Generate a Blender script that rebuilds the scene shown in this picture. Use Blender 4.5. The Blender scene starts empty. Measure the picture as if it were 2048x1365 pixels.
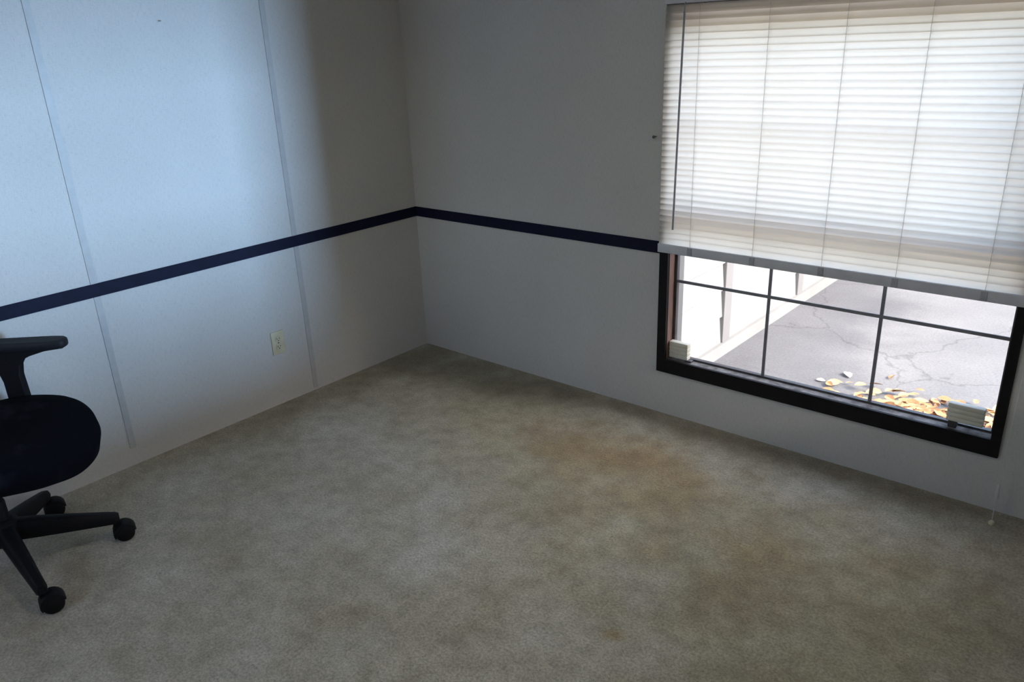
import bpy, bmesh, math, random
from mathutils import Vector, Matrix, Euler

C = bpy.context.scene
COL = C.collection
R = math.radians

# ------------------------------------------------------------------ camera
F_PX = 1557.2
YAW, PITCH, ROLL = -0.7164, 0.368, -0.042
cy_, sy_, cp_, sp_, cr_, sr_ = (math.cos(YAW), math.sin(YAW), math.cos(PITCH),
                                math.sin(PITCH), math.cos(ROLL), math.sin(ROLL))
fwd = Vector((sy_ * cp_, cy_ * cp_, -sp_))
rgt = Vector((cy_, -sy_, 0))
upv = rgt.cross(fwd)
r2 = rgt * cr_ + upv * sr_
u2 = rgt * -sr_ + upv * cr_
cam_d = bpy.data.cameras.new('camera')
cam_d.sensor_width = 36.0
cam_d.lens = F_PX / 2048 * 36.0
cam_d.clip_start = 0.02
cam = bpy.data.objects.new('camera', cam_d)
M = Matrix((r2, u2, -fwd)).transposed().to_4x4()
M.translation = Vector((3.1368, -2.854, 1.615))
cam.matrix_world = M
COL.objects.link(cam)
C.camera = cam

# ------------------------------------------------------------------ light
C.view_settings.view_transform = 'Standard'
C.view_settings.look = 'None'
C.view_settings.gamma = 1.0
C.view_settings.use_curve_mapping = False
C.view_settings.exposure = 0.5

SUN_EL, SUN_AZ = R(36), R(-6)
world = bpy.data.worlds.new('sky')
C.world = world
world.use_nodes = True
wn = world.node_tree
wn.nodes.clear()
w_out = wn.nodes.new('ShaderNodeOutputWorld')
w_bg = wn.nodes.new('ShaderNodeBackground')
w_sky = wn.nodes.new('ShaderNodeTexSky')
w_sky.sky_type = 'NISHITA'
w_sky.sun_disc = False
w_sky.sun_elevation = SUN_EL
w_sky.sun_rotation = R(96)
w_sky.dust_density = 4.0
w_sky.ozone_density = 0.6
w_bg.inputs['Strength'].default_value = 0.80
wn.links.new(w_sky.outputs[0], w_bg.inputs['Color'])
wn.links.new(w_bg.outputs[0], w_out.inputs['Surface'])

sun_d = bpy.data.lights.new('sun', 'SUN')
sun_d.energy = 2.4
sun_d.color = (1.0, 0.93, 0.84)
sun_d.angle = R(0.6)
sun = bpy.data.objects.new('sun', sun_d)
sun_dir = Vector((math.cos(SUN_EL) * math.cos(SUN_AZ), math.cos(SUN_EL) * math.sin(SUN_AZ), math.sin(SUN_EL)))
sun.rotation_euler = sun_dir.to_track_quat('Z', 'Y').to_euler()
sun.location = (8, 2, 8)
COL.objects.link(sun)

# added blue area lamp standing in for sky light, aimed through added_window_2 (right wall)
fill_d = bpy.data.lights.new('sky_fill_light', 'AREA')
fill_d.shape = 'RECTANGLE'
fill_d.size, fill_d.size_y = 0.6, 1.25
fill_d.energy = 730
fill_d.color = (0.40, 0.645, 0.99)
fill_o = bpy.data.objects.new('sky_fill_light', fill_d)
fill_o.location = (9.0, 0.8, 1.2)
fill_o.rotation_euler = (Vector((9.0, 0.8, 1.2)) - Vector((0.6, -1.5, 1.2))).to_track_quat('Z', 'Y').to_euler()
COL.objects.link(fill_o)


# ------------------------------------------------------------------ materials
def mat(name, col, rough=0.6, spec=0.5, build=None, metal=0.0):
    m = bpy.data.materials.new(name)
    m.use_nodes = True
    nt = m.node_tree
    b = nt.nodes['Principled BSDF']
    b.inputs['Base Color'].default_value = (*col, 1)
    b.inputs['Roughness'].default_value = rough
    b.inputs['Specular IOR Level'].default_value = spec
    b.inputs['Metallic'].default_value = metal
    if build:
        build(nt, b)
    return m


def N(nt, kind, **kw):
    n = nt.nodes.new(kind)
    for k, v in kw.items():
        if k in n.inputs:
            n.inputs[k].default_value = v
        else:
            setattr(n, k, v)
    return n


def ramp(nt, fac, stops):
    r = nt.nodes.new('ShaderNodeValToRGB')
    el = r.color_ramp.elements
    while len(el) < len(stops):
        el.new(0.5)
    for e, (p, c) in zip(el, stops):
        e.position = p
        e.color = (*c, 1) if len(c) == 3 else c
    nt.links.new(fac, r.inputs[0])
    return r


def mapped(nt, scale=(1, 1, 1), coord='Object'):
    tc = nt.nodes.new('ShaderNodeTexCoord')
    mp = nt.nodes.new('ShaderNodeMapping')
    mp.inputs['Scale'].default_value = scale
    nt.links.new(tc.outputs[coord], mp.inputs['Vector'])
    return mp.outputs[0]


def add_bump(nt, b, height, strength, dist):
    bp = nt.nodes.new('ShaderNodeBump')
    bp.inputs['Strength'].default_value = strength
    bp.inputs['Distance'].default_value = dist
    nt.links.new(height, bp.inputs['Height'])
    nt.links.new(bp.outputs[0], b.inputs['Normal'])


def noisy(c1, c2, scale=40, detail=4, bump=0.0, dist=0.002, sc=(1, 1, 1)):
    def f(nt, b):
        v = mapped(nt, sc)
        n = N(nt, 'ShaderNodeTexNoise', Scale=scale, Detail=detail)
        nt.links.new(v, n.inputs['Vector'])
        r = ramp(nt, n.outputs['Fac'], [(0.3, c1), (0.7, c2)])
        nt.links.new(r.outputs[0], b.inputs['Base Color'])
        if bump:
            add_bump(nt, b, n.outputs['Fac'], bump, dist)
    return f


def wallpaper(nt, b):
    # linen-look vinyl: fine crossed threads and faint soiling
    v1 = mapped(nt, (60, 60, 700))
    v2 = mapped(nt, (500, 500, 40))
    n1 = N(nt, 'ShaderNodeTexNoise', Scale=1.0, Detail=2)
    n2 = N(nt, 'ShaderNodeTexNoise', Scale=1.0, Detail=2)
    nt.links.new(v1, n1.inputs['Vector'])
    nt.links.new(v2, n2.inputs['Vector'])
    n3 = N(nt, 'ShaderNodeTexNoise', Scale=1.6, Detail=3)
    nt.links.new(mapped(nt), n3.inputs['Vector'])
    ad = N(nt, 'ShaderNodeMath', operation='ADD')
    nt.links.new(n1.outputs['Fac'], ad.inputs[0])
    nt.links.new(n2.outputs['Fac'], ad.inputs[1])
    r = ramp(nt, ad.outputs[0], [(0.75, (0.54, 0.53, 0.505)), (1.0, (0.63, 0.62, 0.595))])
    r3 = ramp(nt, n3.outputs['Fac'], [(0.3, (0.92, 0.91, 0.90)), (0.7, (1, 1, 1))])
    mx = N(nt, 'ShaderNodeMix', data_type='RGBA', blend_type='MULTIPLY')
    mx.inputs['Factor'].default_value = 1
    nt.links.new(r.outputs[0], mx.inputs['A'])
    nt.links.new(r3.outputs[0], mx.inputs['B'])
    nt.links.new(mx.outputs['Result'], b.inputs['Base Color'])
    add_bump(nt, b, ad.outputs[0], 0.15, 0.0006)


def carpet(nt, b):
    v = mapped(nt)
    big = N(nt, 'ShaderNodeTexNoise', Scale=2.6, Detail=5, Roughness=0.62)
    mid = N(nt, 'ShaderNodeTexNoise', Scale=13, Detail=6, Roughness=0.7)
    fine = N(nt, 'ShaderNodeTexNoise', Scale=120, Detail=4, Roughness=0.75)
    for n in (big, mid, fine):
        nt.links.new(v, n.inputs['Vector'])
    base = ramp(nt, big.outputs['Fac'], [(0.30, (0.52, 0.46, 0.34)), (0.5, (0.63, 0.59, 0.475)), (0.68, (0.73, 0.70, 0.60))])
    r2_ = ramp(nt, mid.outputs['Fac'], [(0.32, (0.68, 0.66, 0.63)), (0.62, (1, 1, 1))])
    r3_ = ramp(nt, fine.outputs['Fac'], [(0.32, (0.48, 0.47, 0.46)), (0.62, (1.0, 1.0, 1.0))])
    m1 = N(nt, 'ShaderNodeMix', data_type='RGBA', blend_type='MULTIPLY')
    m2 = N(nt, 'ShaderNodeMix', data_type='RGBA', blend_type='MULTIPLY')
    for m in (m1, m2):
        m.inputs['Factor'].default_value = 1
    nt.links.new(base.outputs[0], m1.inputs['A'])
    nt.links.new(r2_.outputs[0], m1.inputs['B'])
    nt.links.new(m1.outputs['Result'], m2.inputs['A'])
    nt.links.new(r3_.outputs[0], m2.inputs['B'])
    cur = m2.outputs['Result']
    sep = nt.nodes.new('ShaderNodeSeparateXYZ')
    nt.links.new(v, sep.inputs[0])

    def stain_shade(cur, centre, size, colour, strength, power=1.0):
        mp = nt.nodes.new('ShaderNodeMapping')
        mp.vector_type = 'TEXTURE'
        mp.inputs['Location'].default_value = (centre[0], centre[1], 0)
        mp.inputs['Rotation'].default_value = (0, 0, R(centre[2]))
        mp.inputs['Scale'].default_value = (size[0], size[1], 1)
        nt.links.new(v, mp.inputs['Vector'])
        wob = N(nt, 'ShaderNodeTexNoise', Scale=4.5, Detail=4)
        nt.links.new(v, wob.inputs['Vector'])
        ln = N(nt, 'ShaderNodeVectorMath', operation='LENGTH')
        nt.links.new(mp.outputs[0], ln.inputs[0])
        a = N(nt, 'ShaderNodeMath', operation='MULTIPLY_ADD')
        a.inputs[1].default_value = 0.9
        nt.links.new(wob.outputs['Fac'], a.inputs[0])
        nt.links.new(ln.outputs['Value'], a.inputs[2])
        mr = N(nt, 'ShaderNodeMapRange', interpolation_type='SMOOTHSTEP')
        mr.inputs['From Min'].default_value = 0.45
        mr.inputs['From Max'].default_value = 1.6
        mr.inputs['To Min'].default_value = strength
        mr.inputs['To Max'].default_value = 0
        nt.links.new(a.outputs[0], mr.inputs['Value'])
        mm = N(nt, 'ShaderNodeMix', data_type='RGBA', blend_type='MULTIPLY')
        nt.links.new(mr.outputs[0], mm.inputs['Factor'])
        nt.links.new(cur, mm.inputs['A'])
        mm.inputs['B'].default_value = (*colour, 1)
        return mm.outputs['Result']
    # rusty smear in front of the window, soil plus painted light falloff along the wall line, old spots
    cur = stain_shade(cur, (1.62, -0.46, 8), (0.62, 0.24), (0.80, 0.62, 0.38), 0.85)
    cur = stain_shade(cur, (2.0, -0.62, 0), (1.2, 0.5), (0.86, 0.77, 0.58), 0.8)
    cur = stain_shade(cur, (2.75, -0.95, 0), (1.5, 1.3), (0.82, 0.74, 0.56), 0.85)
    cur = stain_shade(cur, (1.2, -0.55, -15), (1.9, 0.55), (0.84, 0.79, 0.62), 0.8)
    cur = stain_shade(cur, (0.55, -0.15, 0), (1.3, 0.34), (0.42, 0.38, 0.26), 0.85)
    cur = stain_shade(cur, (0.10, -0.75, 90), (1.4, 0.20), (0.60, 0.54, 0.42), 0.85)
    cur = stain_shade(cur, (2.0, -0.05, 0), (2.2, 0.16), (0.55, 0.47, 0.37), 0.8)
    cur = stain_shade(cur, (0.33, -0.27, 0), (0.16, 0.1), (0.75, 0.6, 0.55), 0.6)
    cur = stain_shade(cur, (2.153, -1.334, 30), (0.05, 0.035), (0.72, 0.55, 0.3), 0.8)
    nt.links.new(cur, b.inputs['Base Color'])
    b.inputs['Sheen Weight'].default_value = 0.25
    b.inputs['Sheen Roughness'].default_value = 0.6
    hm = N(nt, 'ShaderNodeMath', operation='MULTIPLY_ADD')
    hm.inputs[1].default_value = 0.6
    nt.links.new(mid.outputs['Fac'], hm.inputs[0])
    nt.links.new(fine.outputs['Fac'], hm.inputs[2])
    add_bump(nt, b, hm.outputs[0], 0.8, 0.006)


def slat_mat():
    m = bpy.data.materials.new('vinyl_slat')
    m.use_nodes = True
    nt = m.node_tree
    nt.nodes.clear()
    out = nt.nodes.new('ShaderNodeOutputMaterial')
    d = N(nt, 'ShaderNodeBsdfDiffuse')
    d.inputs['Color'].default_value = (0.82, 0.80, 0.75, 1)
    t = N(nt, 'ShaderNodeBsdfTranslucent')
    t.inputs['Color'].default_value = (0.98, 0.92, 0.81, 1)
    g = N(nt, 'ShaderNodeBsdfGlossy')
    g.inputs['Roughness'].default_value = 0.35
    m1 = nt.nodes.new('ShaderNodeMixShader')
    m1.inputs[0].default_value = 0.85
    m2 = nt.nodes.new('ShaderNodeMixShader')
    m2.inputs[0].default_value = 0.05
    nt.links.new(d.outputs[0], m1.inputs[1])
    nt.links.new(t.outputs[0], m1.inputs[2])
    nt.links.new(m1.outputs[0], m2.inputs[1])
    nt.links.new(g.outputs[0], m2.inputs[2])
    nt.links.new(m2.outputs[0], out.inputs['Surface'])
    return m


def glass_mat():
    m = bpy.data.materials.new('window_glass')
    m.use_nodes = True
    nt = m.node_tree
    nt.nodes.clear()
    out = nt.nodes.new('ShaderNodeOutputMaterial')
    t = N(nt, 'ShaderNodeBsdfTransparent')
    t.inputs['Color'].default_value = (0.97, 0.98, 0.98, 1)
    g = N(nt, 'ShaderNodeBsdfGlossy')
    g.inputs['Roughness'].default_value = 0.02
    fr = N(nt, 'ShaderNodeFresnel')
    fr.inputs['IOR'].default_value = 1.35
    mx = nt.nodes.new('ShaderNodeMixShader')
    nt.links.new(fr.outputs[0], mx.inputs[0])
    nt.links.new(t.outputs[0], mx.inputs[1])
    nt.links.new(g.outputs[0], mx.inputs[2])
    nt.links.new(mx.outputs[0], out.inputs['Surface'])
    return m


def asphalt(nt, b):
    v = mapped(nt)
    n = N(nt, 'ShaderNodeTexNoise', Scale=0.9, Detail=6, Roughness=0.6)
    nt.links.new(v, n.inputs['Vector'])
    f = N(nt, 'ShaderNodeTexNoise', Scale=60, Detail=3)
    nt.links.new(v, f.inputs['Vector'])
    r_shade = ramp(nt, n.outputs['Fac'], [(0.35, (0.095, 0.095, 0.102)), (0.65, (0.14, 0.14, 0.148))])
    r_sun = ramp(nt, n.outputs['Fac'], [(0.35, (0.145, 0.145, 0.15)), (0.65, (0.20, 0.20, 0.20))])
    # painted sun and shade: paler further from the wing, darker beside it
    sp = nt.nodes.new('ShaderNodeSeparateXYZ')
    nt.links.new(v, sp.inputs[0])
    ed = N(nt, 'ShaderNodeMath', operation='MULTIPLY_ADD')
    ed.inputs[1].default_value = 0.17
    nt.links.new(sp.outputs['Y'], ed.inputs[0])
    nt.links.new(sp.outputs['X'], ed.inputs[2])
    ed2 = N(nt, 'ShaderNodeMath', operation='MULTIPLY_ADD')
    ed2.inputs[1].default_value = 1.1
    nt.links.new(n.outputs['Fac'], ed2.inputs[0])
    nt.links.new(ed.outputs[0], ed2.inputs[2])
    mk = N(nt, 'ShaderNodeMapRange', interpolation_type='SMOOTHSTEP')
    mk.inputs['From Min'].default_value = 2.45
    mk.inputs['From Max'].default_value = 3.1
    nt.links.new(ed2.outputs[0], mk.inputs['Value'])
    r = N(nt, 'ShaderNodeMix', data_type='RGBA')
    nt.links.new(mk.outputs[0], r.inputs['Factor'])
    nt.links.new(r_shade.outputs[0], r.inputs['A'])
    nt.links.new(r_sun.outputs[0], r.inputs['B'])
    rf = ramp(nt, f.outputs['Fac'], [(0.3, (0.8, 0.8, 0.8)), (0.7, (1.05, 1.05, 1.05))])
    m1 = N(nt, 'ShaderNodeMix', data_type='RGBA', blend_type='MULTIPLY')
    m1.inputs['Factor'].default_value = 1
    nt.links.new(r.outputs['Result'], m1.inputs['A'])
    nt.links.new(rf.outputs[0], m1.inputs['B'])
    # thin wandering cracks
    vo = N(nt, 'ShaderNodeTexVoronoi', feature='DISTANCE_TO_EDGE', Scale=0.55)
    wob = N(nt, 'ShaderNodeTexNoise', Scale=3, Detail=5)
    nt.links.new(v, wob.inputs['Vector'])
    va = N(nt, 'ShaderNodeMix', data_type='RGBA', blend_type='ADD')
    va.inputs['Factor'].default_value = 0.35
    nt.links.new(v, va.inputs['A'])
    nt.links.new(wob.outputs['Color'], va.inputs['B'])
    nt.links.new(va.outputs['Result'], vo.inputs['Vector'])
    rc = ramp(nt, vo.outputs['Distance'], [(0.0, (0.72, 0.72, 0.72)), (0.006, (1, 1, 1))])
    m2 = N(nt, 'ShaderNodeMix', data_type='RGBA', blend_type='MULTIPLY')
    m2.inputs['Factor'].default_value = 1
    nt.links.new(m1.outputs['Result'], m2.inputs['A'])
    nt.links.new(rc.outputs[0], m2.inputs['B'])
    nt.links.new(m2.outputs['Result'], b.inputs['Base Color'])


def seat_cloth(nt, b):
    v = mapped(nt)
    n = N(nt, 'ShaderNodeTexNoise', Scale=9, Detail=5)
    nt.links.new(v, n.inputs['Vector'])
    r = ramp(nt, n.outputs['Fac'], [(0.55, (0.004, 0.0045, 0.007)), (0.78, (0.018, 0.018, 0.024))])
    nt.links.new(r.outputs[0], b.inputs['Base Color'])
    w = N(nt, 'ShaderNodeTexNoise', Scale=500, Detail=2)
    nt.links.new(v, w.inputs['Vector'])
    add_bump(nt, b, w.outputs['Fac'], 0.3, 0.0008)


M_wall = mat('linen_wallpaper', (0.6, 0.6, 0.6), 0.75, 0.25, wallpaper)
M_batten = mat('vinyl_batten', (0.42, 0.42, 0.41), 0.5, 0.4, noisy((0.44, 0.44, 0.43), (0.49, 0.49, 0.48), 30))
M_rail = mat('navy_border', (0.006, 0.007, 0.025), 0.6, 0.15, noisy((0.005, 0.006, 0.021), (0.008, 0.009, 0.030), 25))
M_carpet = mat('worn_carpet', (0.45, 0.42, 0.35), 0.95, 0.05, carpet)
M_ceil = mat('ceiling_board', (0.7, 0.7, 0.69), 0.9, 0.1, noisy((0.64, 0.64, 0.63), (0.72, 0.72, 0.71), 60, bump=0.2))
M_frame = mat('dark_brown_casing', (0.009, 0.007, 0.008), 0.6, 0.2, noisy((0.006, 0.005, 0.006), (0.011, 0.009, 0.009), 18, sc=(1, 1, 6)))
M_jamb = mat('brown_jamb', (0.16, 0.09, 0.07), 0.5, 0.4, noisy((0.13, 0.075, 0.06), (0.19, 0.115, 0.09), 12, sc=(4, 4, 1)))
M_bar = mat('grey_grid_bar', (0.2, 0.2, 0.21), 0.5, 0.4, noisy((0.18, 0.18, 0.19), (0.23, 0.23, 0.24), 25))
M_sash = mat('dark_bronze_sash', (0.06, 0.055, 0.055), 0.45, 0.5, noisy((0.05, 0.046, 0.046), (0.075, 0.07, 0.07), 25))
M_sill = mat('dusty_sill', (0.12, 0.11, 0.10), 0.8, 0.2, noisy((0.10, 0.095, 0.09), (0.32, 0.30, 0.28), 35, 6))
M_slat = slat_mat()
M_vinyl = mat('white_vinyl', (0.62, 0.62, 0.66), 0.45, 0.4, noisy((0.58, 0.58, 0.62), (0.66, 0.66, 0.69), 20))
M_plug = mat('grey_plug', (0.42, 0.42, 0.45), 0.5, 0.4, noisy((0.38, 0.38, 0.41), (0.46, 0.46, 0.49), 60))
M_cord = mat('cord', (0.62, 0.61, 0.58), 0.8, 0.2, noisy((0.55, 0.54, 0.50), (0.68, 0.67, 0.63), 300))
M_wand = mat('clear_grey_wand', (0.33, 0.33, 0.36), 0.2, 0.5, noisy((0.30, 0.30, 0.33), (0.37, 0.37, 0.40), 40))
M_ivory = mat('ivory_plastic', (0.62, 0.58, 0.40), 0.35, 0.5, noisy((0.58, 0.54, 0.37), (0.64, 0.60, 0.43), 30))
M_cream = mat('cream_plastic', (0.70, 0.67, 0.55), 0.45, 0.4, noisy((0.66, 0.63, 0.51), (0.74, 0.71, 0.60), 30))
M_slot = mat('dark_slot', (0.02, 0.018, 0.015), 0.7, 0.2, noisy((0.015, 0.013, 0.011), (0.025, 0.022, 0.018), 80))
M_steel = mat('dull_steel', (0.10, 0.095, 0.09), 0.4, 0.5, noisy((0.07, 0.065, 0.06), (0.13, 0.12, 0.11), 200), 0.8)
M_black = mat('black_plastic', (0.006, 0.006, 0.008), 0.6, 0.2, noisy((0.005, 0.005, 0.0065), (0.008, 0.008, 0.010), 120))
M_pad = mat('black_rubbery_pad', (0.011, 0.011, 0.014), 0.6, 0.25, noisy((0.010, 0.010, 0.013), (0.014, 0.014, 0.017), 90))
M_cloth = mat('black_seat_cloth', (0.006, 0.006, 0.009), 0.95, 0.05, seat_cloth)
def glow(nt, b):
    b.inputs['Emission Color'].default_value = (1.0, 0.92, 0.79, 1)
    b.inputs['Emission Strength'].default_value = FILL_EMIT


FILL_EMIT = 14.0  # emission of the added ceiling fill
M_fill = mat('fill_lamp_glass', (0.9, 0.88, 0.82), 0.5, 0.3, glow)
M_glass = glass_mat()
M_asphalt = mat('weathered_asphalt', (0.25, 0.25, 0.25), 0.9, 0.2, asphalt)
M_concrete = mat('pale_concrete', (0.18, 0.18, 0.175), 0.9, 0.2, noisy((0.165, 0.165, 0.16), (0.195, 0.195, 0.19), 3, 6))
M_siding = mat('white_siding', (0.2, 0.2, 0.195), 0.6, 0.3, noisy((0.19, 0.19, 0.185), (0.21, 0.21, 0.205), 2, 4))
M_post = mat('grey_white_trim', (0.145, 0.14, 0.14), 0.6, 0.3, noisy((0.137, 0.132, 0.132), (0.153, 0.148, 0.148), 5))
M_brick = mat('dull_red_siding', (0.16, 0.05, 0.04), 0.8, 0.2, noisy((0.13, 0.04, 0.035), (0.19, 0.065, 0.05), 3))
M_leaf = mat('dry_leaf', (0.45, 0.22, 0.08), 0.8, 0.2, noisy((0.30, 0.13, 0.07), (0.62, 0.40, 0.20), 9, 3))
M_pale_leaf = mat('bleached_leaf', (0.7, 0.62, 0.5), 0.8, 0.2, noisy((0.62, 0.54, 0.42), (0.76, 0.69, 0.58), 20))


# ------------------------------------------------------------------ mesh helpers
def box(bm, a, b, bev=0.0, seg=2):
    v = [bm.verts.new((x, y, z)) for x in (a[0], b[0]) for y in (a[1], b[1]) for z in (a[2], b[2])]
    f = []
    for q in ((0, 1, 3, 2), (4, 6, 7, 5), (0, 4, 5, 1), (2, 3, 7, 6), (0, 2, 6, 4), (1, 5, 7, 3)):
        f.append(bm.faces.new([v[i] for i in q]))
    if bev:
        es = list({e for fc in f for e in fc.edges})
        bmesh.ops.bevel(bm, geom=es, offset=bev, segments=seg, profile=0.5, affect='EDGES')


def tube(bm, pts, rad, n=10, cap=True):
    pts = [Vector(p) for p in pts]
    if not hasattr(rad, '__len__'):
        rad = [rad] * len(pts)
    rings = []
    for i, p in enumerate(pts):
        d = (pts[min(i + 1, len(pts) - 1)] - pts[max(i - 1, 0)]).normalized()
        a = d.orthogonal().normalized() if i == 0 else None
        if i == 0:
            ref = a
        else:
            ref = (ref - d * ref.dot(d)).normalized()
        b = d.cross(ref)
        rings.append([bm.verts.new(p + (ref * math.cos(2 * math.pi * k / n) + b * math.sin(2 * math.pi * k / n)) * rad[i]) for k in range(n)])
    for r0, r1 in zip(rings, rings[1:]):
        for k in range(n):
            bm.faces.new((r0[k], r0[(k + 1) % n], r1[(k + 1) % n], r1[k]))
    if cap:
        bm.faces.new(rings[0][::-1])
        bm.faces.new(rings[-1])


def lathe(bm, prof, centre=(0, 0, 0), axis='Z', n=24):
    """profile of (radius, height) turned about an axis"""
    c = Vector(centre)
    rings = []
    for r, h in prof:
        ring = []
        for k in range(n):
            t = 2 * math.pi * k / n
            p = (r * math.cos(t), r * math.sin(t), h)
            if axis == 'Y':
                p = (p[0], p[2], p[1])
            elif axis == 'X':
                p = (p[2], p[0], p[1])
            ring.append(bm.verts.new(c + Vector(p)))
        rings.append(ring)
    for r0, r1 in zip(rings, rings[1:]):
        for k in range(n):
            bm.faces.new((r0[k], r0[(k + 1) % n], r1[(k + 1) % n], r1[k]))
    bm.faces.new(rings[0][::-1])
    bm.faces.new(rings[-1])


def prism(bm, outline, y0, y1, bev=0.0):
    """outline in x,z pulled along y"""
    a = [bm.verts.new((p[0], y0, p[1])) for p in outline]
    b = [bm.verts.new((p[0], y1, p[1])) for p in outline]
    n = len(a)
    fs = [bm.faces.new(a), bm.faces.new(b[::-1])]
    for i in range(n):
        fs.append(bm.faces.new((a[i], b[i], b[(i + 1) % n], a[(i + 1) % n])))
    if bev:
        es = list(fs[0].edges) + list(fs[1].edges)
        bmesh.ops.bevel(bm, geom=es, offset=bev, segments=2, profile=0.5, affect='EDGES')


def obj(name, bm, m, parent=None, smooth=False, kind=None, loc=None):
    bmesh.ops.recalc_face_normals(bm, faces=bm.faces[:])
    me = bpy.data.meshes.new(name)
    bm.to_mesh(me)
    bm.free()
    me.materials.append(m)
    if smooth:
        for p in me.polygons:
            p.use_smooth = True
        try:
            me.set_sharp_from_angle(angle=R(40))
        except Exception:
            pass
    o = bpy.data.objects.new(name, me)
    COL.objects.link(o)
    if parent:
        o.parent = parent
    if kind:
        o['kind'] = kind
    if loc:
        o.location = loc
    return o


def tag(o, label, cat, group=None, kind=None):
    o['label'] = label
    o['category'] = cat
    if group:
        o['group'] = group
    if kind:
        o['kind'] = kind
    return o


def thing(name, label, cat, loc=(0, 0, 0), rz=0, group=None):
    o = bpy.data.objects.new(name, None)
    COL.objects.link(o)
    o.location = loc
    o.rotation_euler = (0, 0, rz)
    o.empty_display_size = 0.1
    return tag(o, label, cat, group)


def struct(o, label, cat):
    return tag(o, label, cat, kind='structure')


# ------------------------------------------------------------------ room shell
RX, RY, CZ = 3.95, -3.75, 2.25
WX0, WX1, WZ0, WZ1 = 1.553, 2.828, 0.262, 1.70      # window opening

bm = bmesh.new(); box(bm, (-0.1, RY - 0.1, -0.1), (RX + 0.1, 0.02, 0.0))
struct(obj('floor', bm, M_carpet), 'worn beige carpet with tan stains covering the whole room', 'floor')

bm = bmesh.new(); box(bm, (-0.1, RY - 0.1, CZ), (RX + 0.1, 0.12, CZ + 0.1))
struct(obj('ceiling', bm, M_ceil), 'plain white ceiling above the room', 'ceiling')

bm = bmesh.new(); box(bm, (-0.1, RY - 0.1, -0.1), (0.0, 0.12, CZ + 0.05))
struct(obj('wall_left', bm, M_wall), 'pale grey linen wallpapered wall with vertical battens and an outlet', 'wall')

bm = bmesh.new()
box(bm, (-0.001, 0, -0.1), (WX0, 0.12, CZ + 0.05))
box(bm, (WX1, 0, -0.1), (RX + 0.1, 0.12, CZ + 0.05))
box(bm, (WX0, 0, -0.1), (WX1, 0.068, WZ0))
box(bm, (WX0, 0.068, -0.1), (WX1, 0.12, WZ0 - 0.05))
box(bm, (WX0, 0, WZ1), (WX1, 0.12, CZ + 0.05))
struct(obj('wall_back', bm, M_wall), 'pale grey linen wallpapered wall holding the window', 'wall')

VY0, VY1, VZ0, VZ1 = -1.60, -0.07, 0.84, 1.64          # opening of added_window_2
bm = bmesh.new()
box(bm, (RX, RY - 0.1, -0.1), (RX + 0.1, VY0, CZ + 0.05))
box(bm, (RX, VY1, -0.1), (RX + 0.1, 0, CZ + 0.05))
box(bm, (RX, VY0, -0.1), (RX + 0.1, VY1, VZ0))
box(bm, (RX, VY0, VZ1), (RX + 0.1, VY1, CZ + 0.05))
struct(obj('wall_right', bm, M_wall), 'wall to the right of the window, outside the photo', 'wall')
UX0, UX1, UZ0, UZ1 = 0.25, 1.25, 0.90, 1.80             # opening of added_window_3
bm = bmesh.new()
box(bm, (0, RY - 0.1, -0.1), (UX0, RY, CZ + 0.05))
box(bm, (UX1, RY - 0.1, -0.1), (RX, RY, CZ + 0.05))
box(bm, (UX0, RY - 0.1, -0.1), (UX1, RY, UZ0))
box(bm, (UX0, RY - 0.1, UZ1), (UX1, RY, CZ + 0.05))
struct(obj('wall_front', bm, M_wall), 'wall behind the viewer, outside the photo', 'wall')

# chair rail, thin navy strip on both walls (mitred in the corner)
RZ0, RZ1, RT = 0.746, 0.798, 0.006
bm = bmesh.new(); box(bm, (0, RY, RZ0), (RT, 0, RZ1), 0.0015)
struct(obj('trim_1', bm, M_rail), 'navy blue strip running across the left wall at chair height', 'trim')
bm = bmesh.new(); box(bm, (RT, -RT, RZ0), (1.516, 0, RZ1), 0.0015)
struct(obj('trim_2', bm, M_rail), 'navy blue strip on the back wall from the corner to the window', 'trim')


def batten(name, y, w, z0, label):
    bm = bmesh.new()
    box(bm, (0, y - w / 2, z0), (0.003, y + w / 2, CZ), 0.001)
    struct(obj(name, bm, M_batten), label, 'trim')


batten('trim_3', -1.708, 0.026, 0.079, 'pale vertical batten on the left wall above the chair')
batten('trim_4', -0.782, 0.026, 0.012, 'pale vertical batten on the left wall just right of the outlet')
batten('trim_5', -2.634, 0.026, 0.03, 'pale vertical batten on the left wall beyond the chair')

# ------------------------------------------------------------------ window
win = bpy.data.objects.new('window_1', None)
COL.objects.link(win)
win.location = (0, 0, 0)
struct(win, 'dark framed double hung window with white grid bars half covered by a blind', 'window')
win['label'] = 'dark framed window with thin grid bars, upper part behind a white blind'

# casing: four boards standing proud of the wall
def ring(bm, o, i, y0, y1, bev=0.002):
    (ox0, ox1, oz0, oz1), (ix0, ix1, iz0, iz1) = o, i
    box(bm, (ox0, y0, oz0), (ox1, y1, iz0), bev)
    box(bm, (ox0, y0, iz1), (ox1, y1, oz1), bev)
    box(bm, (ox0, y0, iz0), (ix0, y1, iz1), bev)
    box(bm, (ix1, y0, iz0), (ox1, y1, iz1), bev)


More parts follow.
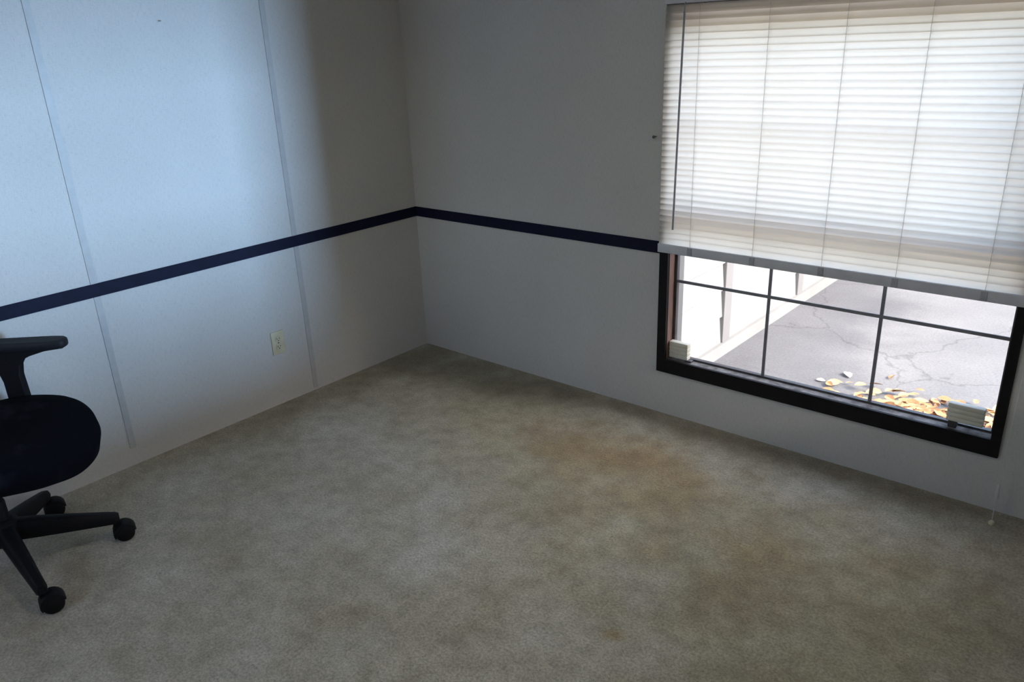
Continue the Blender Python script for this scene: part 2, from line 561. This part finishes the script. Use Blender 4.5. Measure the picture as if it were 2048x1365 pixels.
bm = bmesh.new()
ring(bm, (1.514, 2.853, 0.208, 1.745), (1.555, 2.822, 0.272, 1.69), -0.015, 0.0)
obj('casing', bm, M_frame, win)
bm = bmesh.new()
ring(bm, (WX0, WX1, WZ0, WZ1), (WX0 + 0.004, WX1 - 0.004, WZ0 + 0.002, WZ1 - 0.004), 0.0, 0.068, 0)
obj('jamb', bm, M_jamb, win)
bm = bmesh.new()
ring(bm, (WX0, WX1, WZ0 - 0.05, WZ1), (WX0 + 0.004, WX1 - 0.004, WZ0 - 0.045, WZ1 - 0.004), 0.068, 0.13, 0)
obj('outer_jamb', bm, M_siding, win)
bm = bmesh.new()
box(bm, (WX0 + 0.004, -0.001, WZ0 + 0.002), (WX1 - 0.004, 0.046, WZ0 + 0.006), 0.001)
obj('sill', bm, M_sill, win)

SX0, SX1 = WX0 + 0.004, WX1 - 0.004
MEET0, MEET1 = 0.912, 0.980


def sash(name, y0, y1, z0, z1, bot, top, zbar):
    bm = bmesh.new()
    ring(bm, (SX0, SX1, z0, z1), (SX0 + 0.012, SX1 - 0.012, z0 + bot, z1 - top), y0, y1, 0.001)
    s = obj(name, bm, M_sash, win)
    for xv in (1.977, 2.403):
        bm = bmesh.new()
        box(bm, (xv - 0.0065, y0 + 0.007, z0 + bot), (xv + 0.0065, y0 + 0.013, z1 - top), 0.001)
        obj('grid_bar', bm, M_bar, s)
    for zb in zbar:
        bm = bmesh.new()
        box(bm, (SX0 + 0.012, y0 + 0.0065, zb - 0.0065), (SX1 - 0.012, y0 + 0.0125, zb + 0.0065), 0.001)
        obj('grid_bar', bm, M_bar, s)
    bm = bmesh.new()
    yg = y0 + 0.015
    f = [bm.verts.new(p) for p in ((SX0 + 0.01, yg, z0 + bot - 0.002), (SX1 - 0.01, yg, z0 + bot - 0.002), (SX1 - 0.01, yg, z1 - top + 0.002), (SX0 + 0.01, yg, z1 - top + 0.002))]
    bm.faces.new(f)
    obj('glass_pane', bm, M_glass, s)
    return s


sash('lower_sash', 0.046, 0.068, WZ0 + 0.002, MEET1, 0.012, MEET1 - MEET0, [0.618])
sash('upper_sash', 0.072, 0.094, MEET0, WZ1 - 0.004, 0.04, 0.03, [1.315])


bm = bmesh.new(); box(bm, (RX + 0.1, -4.2, 2.32), (7.2, 0.0, 2.42))  # unseen roof added to keep direct sun out of the right window
struct(obj('ceiling_sun_blocker', bm, M_siding), 'unseen porch roof added to block sun at the right wall, outside the photo', 'porch roof')

bm = bmesh.new(); box(bm, (10.0, -9.0, -0.9), (10.08, 2.2, 3.2))  # unseen fence added to block low sky and lit ground
struct(obj('wall_light_blocker', bm, M_jamb), 'brown board fence added to block sky light beyond the right wall, outside the photo', 'fence')

bm = bmesh.new(); box(bm, (4.06, 0.02, -0.7), (4.30, 0.62, 2.32), 0.01)  # unseen pier added to stop the blue lamp leaking through the back window
struct(obj('trim_8', bm, M_siding), 'pier added to block stray lamp light, outdoors to the right, outside the photo', 'pier')

# added fill: a dome lamp in the middle of the ceiling, above the frame of the photo
lamp = thing('fill_ceiling_light', 'unseen round frosted dome light added as fill in the middle of the ceiling, above the photo', 'fill light', (2.0, -1.9, CZ))
bm = bmesh.new(); lathe(bm, [(0.175, 0.0), (0.18, -0.012), (0.165, -0.022)], n=40)
obj('fill_rim', bm, M_vinyl, lamp, True)
bm = bmesh.new(); lathe(bm, [(0.158, -0.020), (0.152, -0.045), (0.125, -0.072), (0.080, -0.090), (0.03, -0.097)], n=40)
obj('fill_dome', bm, M_fill, lamp, True)

# second window, added to let in the blue lamp, in the right wall beyond the frame of the photo
added_win2 = bpy.data.objects.new('added_window_2', None)
COL.objects.link(added_win2)
struct(added_win2, 'plain uncovered window added for its light in the right wall, outside the photo', 'window')
bm = bmesh.new()
for (a, b) in (((RX - 0.012, VY0 - 0.05, VZ0 - 0.05), (RX, VY1 + 0.05, VZ0)), ((RX - 0.012, VY0 - 0.05, VZ1), (RX, VY1 + 0.05, VZ1 + 0.05)),
               ((RX - 0.012, VY0 - 0.05, VZ0), (RX, VY0, VZ1)), ((RX - 0.012, VY1, VZ0), (RX, VY1 + 0.05, VZ1))):
    box(bm, a, b, 0.001)
obj('casing', bm, M_frame, added_win2)
bm = bmesh.new()
bm.faces.new([bm.verts.new(p) for p in ((RX + 0.06, VY0, VZ0), (RX + 0.06, VY1, VZ0), (RX + 0.06, VY1, VZ1), (RX + 0.06, VY0, VZ1))])
obj('glass_pane', bm, M_glass, added_win2)

# third window, added to bring blue sky light onto the floor, in the wall behind the viewer
added_win3 = bpy.data.objects.new('added_window_3', None)
COL.objects.link(added_win3)
struct(added_win3, 'plain uncovered window added for its light in the wall behind the viewer, outside the photo', 'window')
bm = bmesh.new()
for (a, b) in (((UX0 - 0.05, RY, UZ0 - 0.05), (UX1 + 0.05, RY + 0.012, UZ0)), ((UX0 - 0.05, RY, UZ1), (UX1 + 0.05, RY + 0.012, UZ1 + 0.05)),
               ((UX0 - 0.05, RY, UZ0), (UX0, RY + 0.012, UZ1)), ((UX1, RY, UZ0), (UX1 + 0.05, RY + 0.012, UZ1))):
    box(bm, a, b, 0.001)
obj('casing', bm, M_frame, added_win3)
bm = bmesh.new()
bm.faces.new([bm.verts.new(p) for p in ((UX0, RY - 0.06, UZ0), (UX1, RY - 0.06, UZ0), (UX1, RY - 0.06, UZ1), (UX0, RY - 0.06, UZ1))])
obj('glass_pane', bm, M_glass, added_win3)

# cream blocks clipped on the bottom of the lower sash
def latch(x0, x1, y0, y1, z0, z1, label, foot_x):
    t = thing('window_block', label, 'window block', ((x0 + x1) / 2, (y0 + y1) / 2, z0), 0, 'cream blocks at the bottom of the window')
    w, d, h = x1 - x0, y1 - y0, z1 - z0
    bm = bmesh.new()
    n = 4
    for k in range(n):
        box(bm, (-w / 2, -d / 2, h * k / n), (w / 2, d / 2, h * (k + 1) / n - 0.0015), 0.003)
    box(bm, (-w / 2 + 0.003, -d / 2 + 0.003, 0.002), (w / 2 - 0.003, d / 2 - 0.002, h - 0.004))
    obj('block_body', bm, M_cream, t, True)
    bm = bmesh.new()
    box(bm, (foot_x - 0.014, -d / 2, -(z0 - (WZ0 + 0.006))), (foot_x + 0.014, d / 2 - 0.006, 0.002), 0.002)
    obj('foot', bm, M_sash, t)


latch(1.560, 1.650, 0.014, 0.044, 0.276, 0.352, 'cream ridged plastic block in the lower left corner of the window', 0.05)
latch(2.672, 2.788, 0.016, 0.044, 0.292, 0.362, 'cream ridged plastic block at the lower right end of the window', -0.035)

# ------------------------------------------------------------------ blind
BX0, BX1, BY = 1.523, 2.868, -0.031
LAD = (1.668, 1.935, 2.200, 2.455, 2.728)
blind = thing('mini_blind', 'white horizontal mini blind lowered over the upper two thirds of the window', 'blind', ((BX0 + BX1) / 2, BY, 1.714))
bx0, bx1 = BX0 - (BX0 + BX1) / 2, BX1 - (BX0 + BX1) / 2
XC, ZC = (BX0 + BX1) / 2, 1.72
bm = bmesh.new()
box(bm, (bx0 - 0.004, -0.014, 0.006), (bx1 + 0.004, 0.022, 0.040), 0.003)
obj('headrail', bm, M_vinyl, blind)
bm = bmesh.new()
box(bm, (bx0 - 0.004, -0.012, 0.768 - ZC), (bx1 + 0.004, 0.012, 0.806 - ZC), 0.004)
rail = obj('bottom_rail', bm, M_vinyl, blind, True)
for lx in LAD:
    bm = bmesh.new()
    box(bm, (lx - XC - 0.010, -0.0145, 0.771 - ZC), (lx - XC + 0.010, -0.0118, 0.803 - ZC), 0.002)
    obj('rail_plug', bm, M_plug, rail)

# one slat: a crowned strip
SLAT_W, TILT = 0.0340, R(70)
xs = [bx0]
for lx in LAD:
    xs += [lx - XC - 0.0035, lx - XC + 0.0035]
xs += [bx1]
rnd = random.Random(4)
bm = bmesh.new()
prof = []
for k in range(7):
    t = (k / 6 - 0.5)
    u = t * SLAT_W
    crown = 0.0040 * (1 - (2 * t) ** 2)
    prof.append((u, crown))
cols = []
for xx in xs:
    col_ = []
    for (u, c) in prof:
        # u runs from the room edge (low) to the window edge (high)
        y = u * math.cos(TILT) - c * math.sin(TILT)
        z = u * math.sin(TILT) + c * math.cos(TILT)
        col_.append(bm.verts.new((xx, y, z)))
    cols.append(col_)
for i in range(len(cols) - 1):
    for k in range(6):
        bm.faces.new((cols[i][k], cols[i + 1][k], cols[i + 1][k + 1], cols[i][k + 1]))
slat0 = obj('slat', bm, M_slat, blind, True)
N_SLAT = 38
PITCH_Z = (1.708 - 0.822) / (N_SLAT - 1)
slat0.location = (0, 0, 1.708 - ZC)
for k in range(1, N_SLAT):
    s = slat0.copy()
    COL.objects.link(s)
    s.parent = blind
    s.location = (0.0, 0.0, 1.708 - k * PITCH_Z - ZC + rnd.uniform(-0.0006, 0.0006))
    s.rotation_euler = (rnd.uniform(-0.05, 0.05), rnd.uniform(-0.0007, 0.0007), 0)
# ladder cords
for lx in LAD:
    bm = bmesh.new()
    for dy in (-0.0105, 0.0105):
        tube(bm, [(lx - XC, dy, 0.006), (lx - XC, dy, 0.804 - ZC)], 0.0006, 5)
    tube(bm, [(lx - XC + 0.002, 0.0, 0.006), (lx - XC + 0.002, 0.0, 0.804 - ZC)], 0.0007, 5)
    obj('ladder_cord', bm, M_cord, blind)
# tilt wand
bm = bmesh.new()
tube(bm, [(1.610 - XC, -0.020, -0.022), (1.606 - XC, -0.024, -0.3), (1.596 - XC, -0.026, 0.875 - ZC)], 0.0042, 6)
obj('tilt_wand', bm, M_wand, blind)
bm = bmesh.new()
tube(bm, [(1.610 - XC, -0.008, 0.012), (1.610 - XC, -0.018, 0.005), (1.610 - XC, -0.020, -0.024)], 0.0025, 8)
obj('wand_hook', bm, M_wand, blind)
# pull cord hanging beside the casing down to the carpet
bm = bmesh.new()
cx = 2.876 - XC
tube(bm, [(cx - 0.02, -0.016, 0.012), (cx - 0.006, -0.024, 0.0), (cx, -0.025, -0.1), (cx + 0.002, -0.028, -1.0), (cx + 0.003, -0.040, 0.16 - ZC), (cx + 0.006, -0.060, 0.02 - ZC)], 0.0013, 6)
pc = obj('pull_cord', bm, M_cord, blind)
bm = bmesh.new()
lathe(bm, [(0.002, 0.050), (0.0045, 0.046), (0.0055, 0.02), (0.0075, 0.0), (0.006, -0.004)], (cx + 0.003, -0.040, 0.10 - ZC), 'Z', 12)
obj('tassel', bm, M_cord, pc, True)
bm = bmesh.new()
lathe(bm, [(0.003, 0.020), (0.008, 0.016), (0.0105, 0.009), (0.008, 0.002), (0.003, 0.0)], (cx + 0.007, -0.064, 0.001 - ZC), 'Z', 12)
obj('cord_knob', bm, M_ivory, pc, True)

# ------------------------------------------------------------------ outlet
OY, OZ = -0.957, 0.312
out_ = thing('wall_outlet', 'ivory duplex electrical outlet low on the left wall', 'outlet', (0, OY, OZ))
bm = bmesh.new(); box(bm, (0.0, -0.035, -0.057), (0.006, 0.035, 0.057), 0.0025)
obj('cover_plate', bm, M_ivory, out_, True)
for dz in (0.0195, -0.0195):
    bm = bmesh.new()
    outl = []
    for k in range(28):
        t = 2 * math.pi * k / 28
        outl.append((0.0172 * math.cos(t), max(-0.0135, min(0.0135, 0.0172 * math.sin(t)))))
    a = [bm.verts.new((0.006, p[0], p[1] + dz)) for p in outl]
    b = [bm.verts.new((0.0085, p[0] * 0.96, p[1] * 0.96 + dz)) for p in outl]
    for i in range(28):
        bm.faces.new((a[i], a[(i + 1) % 28], b[(i + 1) % 28], b[i]))
    bm.faces.new(b)
    rc = obj('receptacle', bm, M_ivory, out_)
    bm = bmesh.new()
    box(bm, (0.0080, -0.0080, dz - 0.002), (0.0088, -0.0055, dz + 0.0065))
    box(bm, (0.0080, 0.0055, dz - 0.001), (0.0088, 0.0080, dz + 0.0065))
    lathe(bm, [(0.0026, 0.0080), (0.0026, 0.0088)], (0, 0, dz - 0.0075), 'X', 10)
    obj('slots', bm, M_slot, rc)
bm = bmesh.new(); lathe(bm, [(0.0035, 0.0055), (0.0032, 0.0072), (0.0015, 0.0078)], (0, 0, 0), 'X', 12)
obj('screw', bm, M_steel, out_, True)


# ------------------------------------------------------------------ nails
def nail(loc, axis, label, s=1.0):
    bm = bmesh.new()
    sg = -1 if axis == 'Y' else 1
    lathe(bm, [(0.0016 * s, -0.0002 * sg), (0.0016 * s, sg * 0.011 * s), (0.0042 * s, sg * 0.012 * s), (0.0042 * s, sg * 0.0135 * s), (0.002 * s, sg * 0.0142 * s)], (0, 0, 0), axis, 12)
    tag(obj('nail', bm, M_steel, None, True, loc=loc), label, 'nail')


nail((1.474, 0, 1.229), 'Y', 'dark nail head on the back wall just left of the blind', 1.5)
nail((0, -1.247, 1.74), 'X', 'tiny dark nail head high on the left wall between two battens', 0.7)

# ------------------------------------------------------------------ office chair
CH_AZ = 43
HX, HY = 0.380, -2.308
chair = thing('office_chair', 'black swivel office chair with armrests and castors at the left edge', 'chair', (HX, HY, 0), R(CH_AZ))


def superellipse_seat():
    bm = bmesh.new()
    n = 128
    a_w, b_f, b_b, off = 0.280, 0.306, 0.235, 0.047
    levels = [(0.30, -0.094, 0), (0.82, -0.090, 0), (0.96, -0.055, 0), (1.0, -0.006, 0), (0.985, 0.014, 0), (0.93, 0.027, 0), (0.75, 0.032, 0), (0.45, 0.028, 0), (0.15, 0.026, 0)]
    rings = []
    for s, z, _ in levels:
        ring_ = []
        for k in range(n):
            t = 2 * math.pi * k / n
            c, sn = math.cos(t), math.sin(t)
            e = 2 / 2.25
            u = math.copysign(abs(c) ** e, c)
            v = math.copysign(abs(sn) ** e, sn)
            x = u * (b_f if u > 0 else b_b) * s + off
            y = v * a_w * s * (1.0 - 0.10 * max(0, -u))
            zz = z
            xf = max(0.0, (x - 0.16) / 0.17)
            zz -= 0.045 * xf ** 2          # waterfall front
            zz += 0.012 * (abs(y) / a_w) ** 2 * (1 if z > 0 else 0)
            ring_.append(bm.verts.new((x, y, zz + 0.494)))
        rings.append(ring_)
    for r0, r1 in zip(rings, rings[1:]):
        for k in range(n):
            bm.faces.new((r0[k], r0[(k + 1) % n], r1[(k + 1) % n], r1[k]))
    bm.faces.new(rings[0][::-1])
    bm.faces.new(rings[-1])
    return bm


seat = obj('seat', superellipse_seat(), M_cloth, chair, True)

# tilt mechanism and gas column
bm = bmesh.new()
box(bm, (-0.11, -0.075, 0.350), (0.13, 0.075, 0.417), 0.015)
box(bm, (-0.05, -0.05, 0.320), (0.06, 0.05, 0.35), 0.01)
obj('tilt_mechanism', bm, M_black, chair, True)
bm = bmesh.new()
lathe(bm, [(0.028, 0.115), (0.028, 0.265), (0.026, 0.270), (0.0145, 0.271), (0.0145, 0.345)], (0, 0, 0), 'Z', 24)
obj('gas_column', bm, M_black, chair, True)
bm = bmesh.new()
tube(bm, [(0.02, -0.05, 0.385), (0.02, -0.14, 0.383), (0.02, -0.20, 0.375)], [0.005, 0.005, 0.008], 10)
obj('lift_lever', bm, M_black, chair, True)

# star base
bm = bmesh.new()
lathe(bm, [(0.040, 0.112), (0.050, 0.118), (0.052, 0.165), (0.048, 0.190), (0.036, 0.202), (0.030, 0.204)], (0, 0, 0), 'Z', 28)
obj('hub', bm, M_black, chair, True)
LEG = 0.336
for k in range(5):
    th = R(-3.5 - CH_AZ + 72 * k)
    rot = Matrix.Rotation(th, 4, 'Z')
    bm = bmesh.new()
    secs = [(0.030, 0.122, 0.192, 0.030), (0.10, 0.110, 0.176, 0.028), (0.20, 0.094, 0.149, 0.024), (0.29, 0.080, 0.123, 0.020), (0.325, 0.075, 0.112, 0.019), (0.338, 0.077, 0.106, 0.014)]
    rings = []
    for (x, zb, zt, hw) in secs:
        pts = [(hw * 0.85, zb), (hw, (zb + zt) / 2), (hw * 0.75, zt - 0.006), (hw * 0.45, zt), (-hw * 0.45, zt), (-hw * 0.75, zt - 0.006), (-hw, (zb + zt) / 2), (-hw * 0.85, zb)]
        rings.append([bm.verts.new((x, p[0], p[1])) for p in pts])
    for r0, r1 in zip(rings, rings[1:]):
        for j in range(8):
            bm.faces.new((r0[j], r0[(j + 1) % 8], r1[(j + 1) % 8], r1[j]))
    bm.faces.new(rings[0][::-1]); bm.faces.new(rings[-1])
    bmesh.ops.transform(bm, matrix=rot, verts=bm.verts)
    lg = obj('leg', bm, M_black, chair, True)
    # twin wheel castor with hood, swivelled its own way
    bm = bmesh.new()
    for s in (-1, 1):
        y0 = 0.003 * s
        y1 = 0.030 * s
        lathe(bm, [(0.020, y0), (0.0315, y0 + 0.002 * s), (0.033, y0 + 0.010 * s), (0.0315, y1 - 0.006 * s), (0.025, y1 - 0.001 * s), (0.010, y1)], (0.020, 0, 0.033), 'Y', 28)
    # rounded hood over the wheels
    arc = [(0.020 + 0.0375 * math.cos(R(a)), 0.033 + 0.0375 * math.sin(R(a))) for a in range(5, 206, 20)]
    arc2 = [(0.020 + 0.028 * math.cos(R(a)), 0.033 + 0.028 * math.sin(R(a))) for a in range(205, 4, -20)]
    prism(bm, arc + arc2, -0.027, 0.027, 0.005)
    tube(bm, [(0, 0, 0.045), (0, 0, 0.088)], 0.011, 12)
    sw = [R(77 - CH_AZ), R(71 - CH_AZ), R(76 - CH_AZ), R(15 - CH_AZ), R(200 - CH_AZ)][k]
    mtx = Matrix.Translation(rot @ Vector((LEG - 0.012, 0, 0))) @ Matrix.Rotation(sw, 4, 'Z')
    bmesh.ops.transform(bm, matrix=mtx, verts=bm.verts)
    obj('castor', bm, M_black, lg, True)

# armrests: a flared T post with a pad on top, bracket running under the seat
for s in (1, -1):
    bm = bmesh.new()
    post = [(-0.034, 0.40), (0.030, 0.40), (0.026, 0.50), (0.023, 0.60), (0.025, 0.640), (0.040, 0.662), (0.075, 0.678), (0.125, 0.686), (0.190, 0.692),
            (0.190, 0.700), (-0.125, 0.700), (-0.125, 0.692), (-0.10, 0.684), (-0.058, 0.668), (-0.044, 0.650), (-0.037, 0.625), (-0.034, 0.58), (-0.034, 0.50)]
    y0 = 0.285
    prism(bm, post, y0 - 0.017, y0 + 0.017, 0.006)
    box(bm, (-0.032, 0.06, 0.388), (0.026, y0 + 0.015, 0.412), 0.006)
    if s < 0:
        bmesh.ops.scale(bm, vec=(1, -1, 1), verts=bm.verts)
    ar = obj('armrest', bm, M_black, chair, True)
    bm = bmesh.new()
    prf = []
    n = 40
    hl, hw = 0.160, 0.036
    rr = []
    for (sc, z) in ((0.90, 0.697), (0.98, 0.702), (1.0, 0.712), (0.97, 0.721), (0.85, 0.726), (0.4, 0.727)):
        ring_ = []
        for k in range(n):
            t = 2 * math.pi * k / n
            e = 2 / 4.0
            c, sn = math.cos(t), math.sin(t)
            u = math.copysign(abs(c) ** e, c); v = math.copysign(abs(sn) ** e, sn)
            ring_.append(bm.verts.new((0.043 + u * (hl - hw * (1 - sc)), s * (y0 + v * hw * sc), z)))
        rr.append(ring_)
    for r0, r1 in zip(rr, rr[1:]):
        for k in range(n):
            bm.faces.new((r0[k], r0[(k + 1) % n], r1[(k + 1) % n], r1[k]))
    bm.faces.new(rr[0][::-1]); bm.faces.new(rr[-1])
    obj('arm_pad', bm, M_pad, ar, True)

# backrest on a curved spine
bm = bmesh.new()
tube(bm, [(-0.09, 0, 0.375), (-0.22, 0, 0.375), (-0.285, 0, 0.42), (-0.305, 0, 0.55), (-0.315, 0, 0.75)], [0.024, 0.024, 0.022, 0.020, 0.016], 12)
obj('back_spine', bm, M_black, chair, True)
bm = bmesh.new()
nx, nz = 12, 14
front, back = [], []
for j in range(nz + 1):
    v = j / nz
    z = 0.50 + 0.50 * v
    hw = 0.215 * (1 - 0.10 * abs(2 * v - 0.9) ** 2.2) * (1 - 0.18 * max(0, v - 0.8) / 0.2) 
    lean = -0.255 - 0.09 * v + 0.03 * math.sin(v * math.pi * 0.9)
    rf, rb = [], []
    for i in range(nx + 1):
        u = i / nx * 2 - 1
        edge = max(abs(u) ** 6, abs(2 * v - 1) ** 8)
        curve = 0.035 * u * u
        rf.append(bm.verts.new((lean + curve - 0.018 * edge, u * hw, z)))
        rb.append(bm.verts.new((lean + curve - 0.045 + 0.012 * edge, u * hw, z)))
    front.append(rf); back.append(rb)
for g in (front, back):
    for j in range(nz):
        for i in range(nx):
            bm.faces.new((g[j][i], g[j][i + 1], g[j + 1][i + 1], g[j + 1][i]))
for j in range(nz):
    bm.faces.new((front[j][0], front[j + 1][0], back[j + 1][0], back[j][0]))
    bm.faces.new((front[j][nx], front[j + 1][nx], back[j + 1][nx], back[j][nx]))
for i in range(nx):
    bm.faces.new((front[0][i], front[0][i + 1], back[0][i + 1], back[0][i]))
    bm.faces.new((front[nz][i], front[nz][i + 1], back[nz][i + 1], back[nz][i]))
obj('backrest', bm, M_cloth, chair, True)

# ------------------------------------------------------------------ outside
GZ = -0.70
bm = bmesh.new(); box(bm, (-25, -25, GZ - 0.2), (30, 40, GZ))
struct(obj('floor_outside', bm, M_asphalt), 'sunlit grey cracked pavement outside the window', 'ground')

# neighbouring wing with lap siding, its face turned to +x and running away from the window
WSX = 0.66
bm = bmesh.new()
lap = 0.21
z = GZ + 0.10
while z < 2.0:
    for (ya, yb) in ((0.135, 9.5),):
        v = [bm.verts.new(p) for p in ((WSX - 0.2, ya, z), (WSX + 0.02, ya, z), (WSX, ya, z + lap), (WSX - 0.2, ya, z + lap),
                                        (WSX - 0.2, yb, z), (WSX + 0.02 + 0.12, yb, z), (WSX + 0.12, yb, z + lap), (WSX - 0.2, yb, z + lap))]
        for q in ((0, 1, 2, 3), (4, 7, 6, 5), (1, 5, 6, 2), (0, 4, 5, 1), (2, 6, 7, 3), (0, 3, 7, 4)):
            bm.faces.new([v[i] for i in q])
    z += lap
struct(obj('wall_outside', bm, M_siding), 'white lap sided wall running away outside the window on the left', 'wall')
bm = bmesh.new()
v = [bm.verts.new(p) for zz in (GZ, GZ + 0.10) for p in ((WSX - 0.2, 0.135, zz), (WSX + 0.05, 0.135, zz), (WSX + 0.17, 9.5, zz), (WSX - 0.2, 9.5, zz))]
for q in ((0, 1, 2, 3), (4, 7, 6, 5), (0, 4, 5, 1), (1, 5, 6, 2), (2, 6, 7, 3), (3, 7, 4, 0)):
    bm.faces.new([v[i] for i in q])
struct(obj('baseboard_outside', bm, M_concrete), 'pale concrete kerb along the foot of the white siding outside', 'kerb')
for i, yy in enumerate((2.42, 3.85)):
    bm = bmesh.new()
    xx = WSX + 0.12 * (yy - 0.135) / 9.365
    box(bm, (xx, yy - 0.06, GZ + 0.10), (xx + 0.035, yy + 0.06, 2.05), 0.004)
    struct(obj('trim_%d' % (6 + i), bm, M_post), ('grey upright trim board on the white siding, nearer the window', 'grey upright trim board on the white siding, farther away behind the grid bar')[i], 'trim')


# a red-brown house wall added across the yard to block low sky light, glimpsed only as a tint through the slats
bm = bmesh.new()
z = GZ
while z < 2.2:
    v = [bm.verts.new(p) for p in ((8.48, 2.2, z), (8.5, 2.2, z + 0.2), (9.0, 2.2, z + 0.2), (9.0, 2.2, z), (8.48, 14, z), (8.5, 14, z + 0.2), (9.0, 14, z + 0.2), (9.0, 14, z))]
    for q in ((0, 1, 2, 3), (4, 7, 6, 5), (0, 4, 5, 1), (1, 5, 6, 2), (2, 6, 7, 3), (3, 7, 4, 0)):
        bm.faces.new([v[i] for i in q])
    z += 0.2
struct(obj('wall_neighbour_blocker', bm, M_brick), 'dark red sided house wall added across the yard to block low sky, hidden behind the blind', 'wall')

# fallen leaves
def leaf(bm, x, y, z, s, rnd):
    a = rnd.uniform(0, 2 * math.pi)
    tilt = rnd.uniform(-0.5, 0.5)
    mtx = Matrix.Translation((x, y, z)) @ Matrix.Rotation(a, 4, 'Z') @ Matrix.Rotation(tilt, 4, 'X')
    pts = [(-0.5, 0, 0), (-0.3, 0.22, 0.06), (0, 0.30, 0.10), (0.3, 0.2, 0.06), (0.55, 0, 0), (0.3, -0.2, 0.06), (0, -0.30, 0.10), (-0.3, -0.22, 0.06)]
    vs = [bm.verts.new(mtx @ (Vector(p) * s)) for p in pts]
    mid = [bm.verts.new(mtx @ (Vector((xx, 0, 0)) * s)) for xx in (-0.25, 0, 0.3)]
    for q in ((0, 1, mid[0]), (1, 2, mid[1], mid[0]), (2, 3, mid[2], mid[1]), (3, 4, mid[2]), (4, 5, mid[2]), (5, 6, mid[1], mid[2]), (6, 7, mid[0], mid[1]), (7, 0, mid[0])):
        bm.faces.new([vs[i] if isinstance(i, int) else i for i in q])


bm = bmesh.new()
rnd = random.Random(11)
for k in range(1000):
    x = rnd.gauss(2.36, 0.30)
    y = rnd.gauss(1.93, 0.20)
    if y < 0.3:
        continue
    leaf(bm, x, y, GZ + rnd.uniform(0.012, 0.05), rnd.uniform(0.05, 0.10), rnd)
tag(obj('leaf_litter', bm, M_leaf), 'drift of orange brown dry leaves on the pavement below the window', 'leaves', kind='stuff')

for (x, y, s, lab) in ((1.62, 2.50, 0.10, 'small bleached leaf lying alone on the pavement, middle pane'),
                       (1.50, 2.30, 0.06, 'tiny pale leaf on the pavement close to the left grid bar'),
                       (1.50, 1.98, 0.08, 'pale leaf on the pavement beside the leaf drift')):
    bm = bmesh.new()
    leaf(bm, 0, 0, 0.012, s, rnd)
    o = obj('fallen_leaf', bm, M_pale_leaf, loc=(x, y, GZ))
    tag(o, lab, 'leaf')
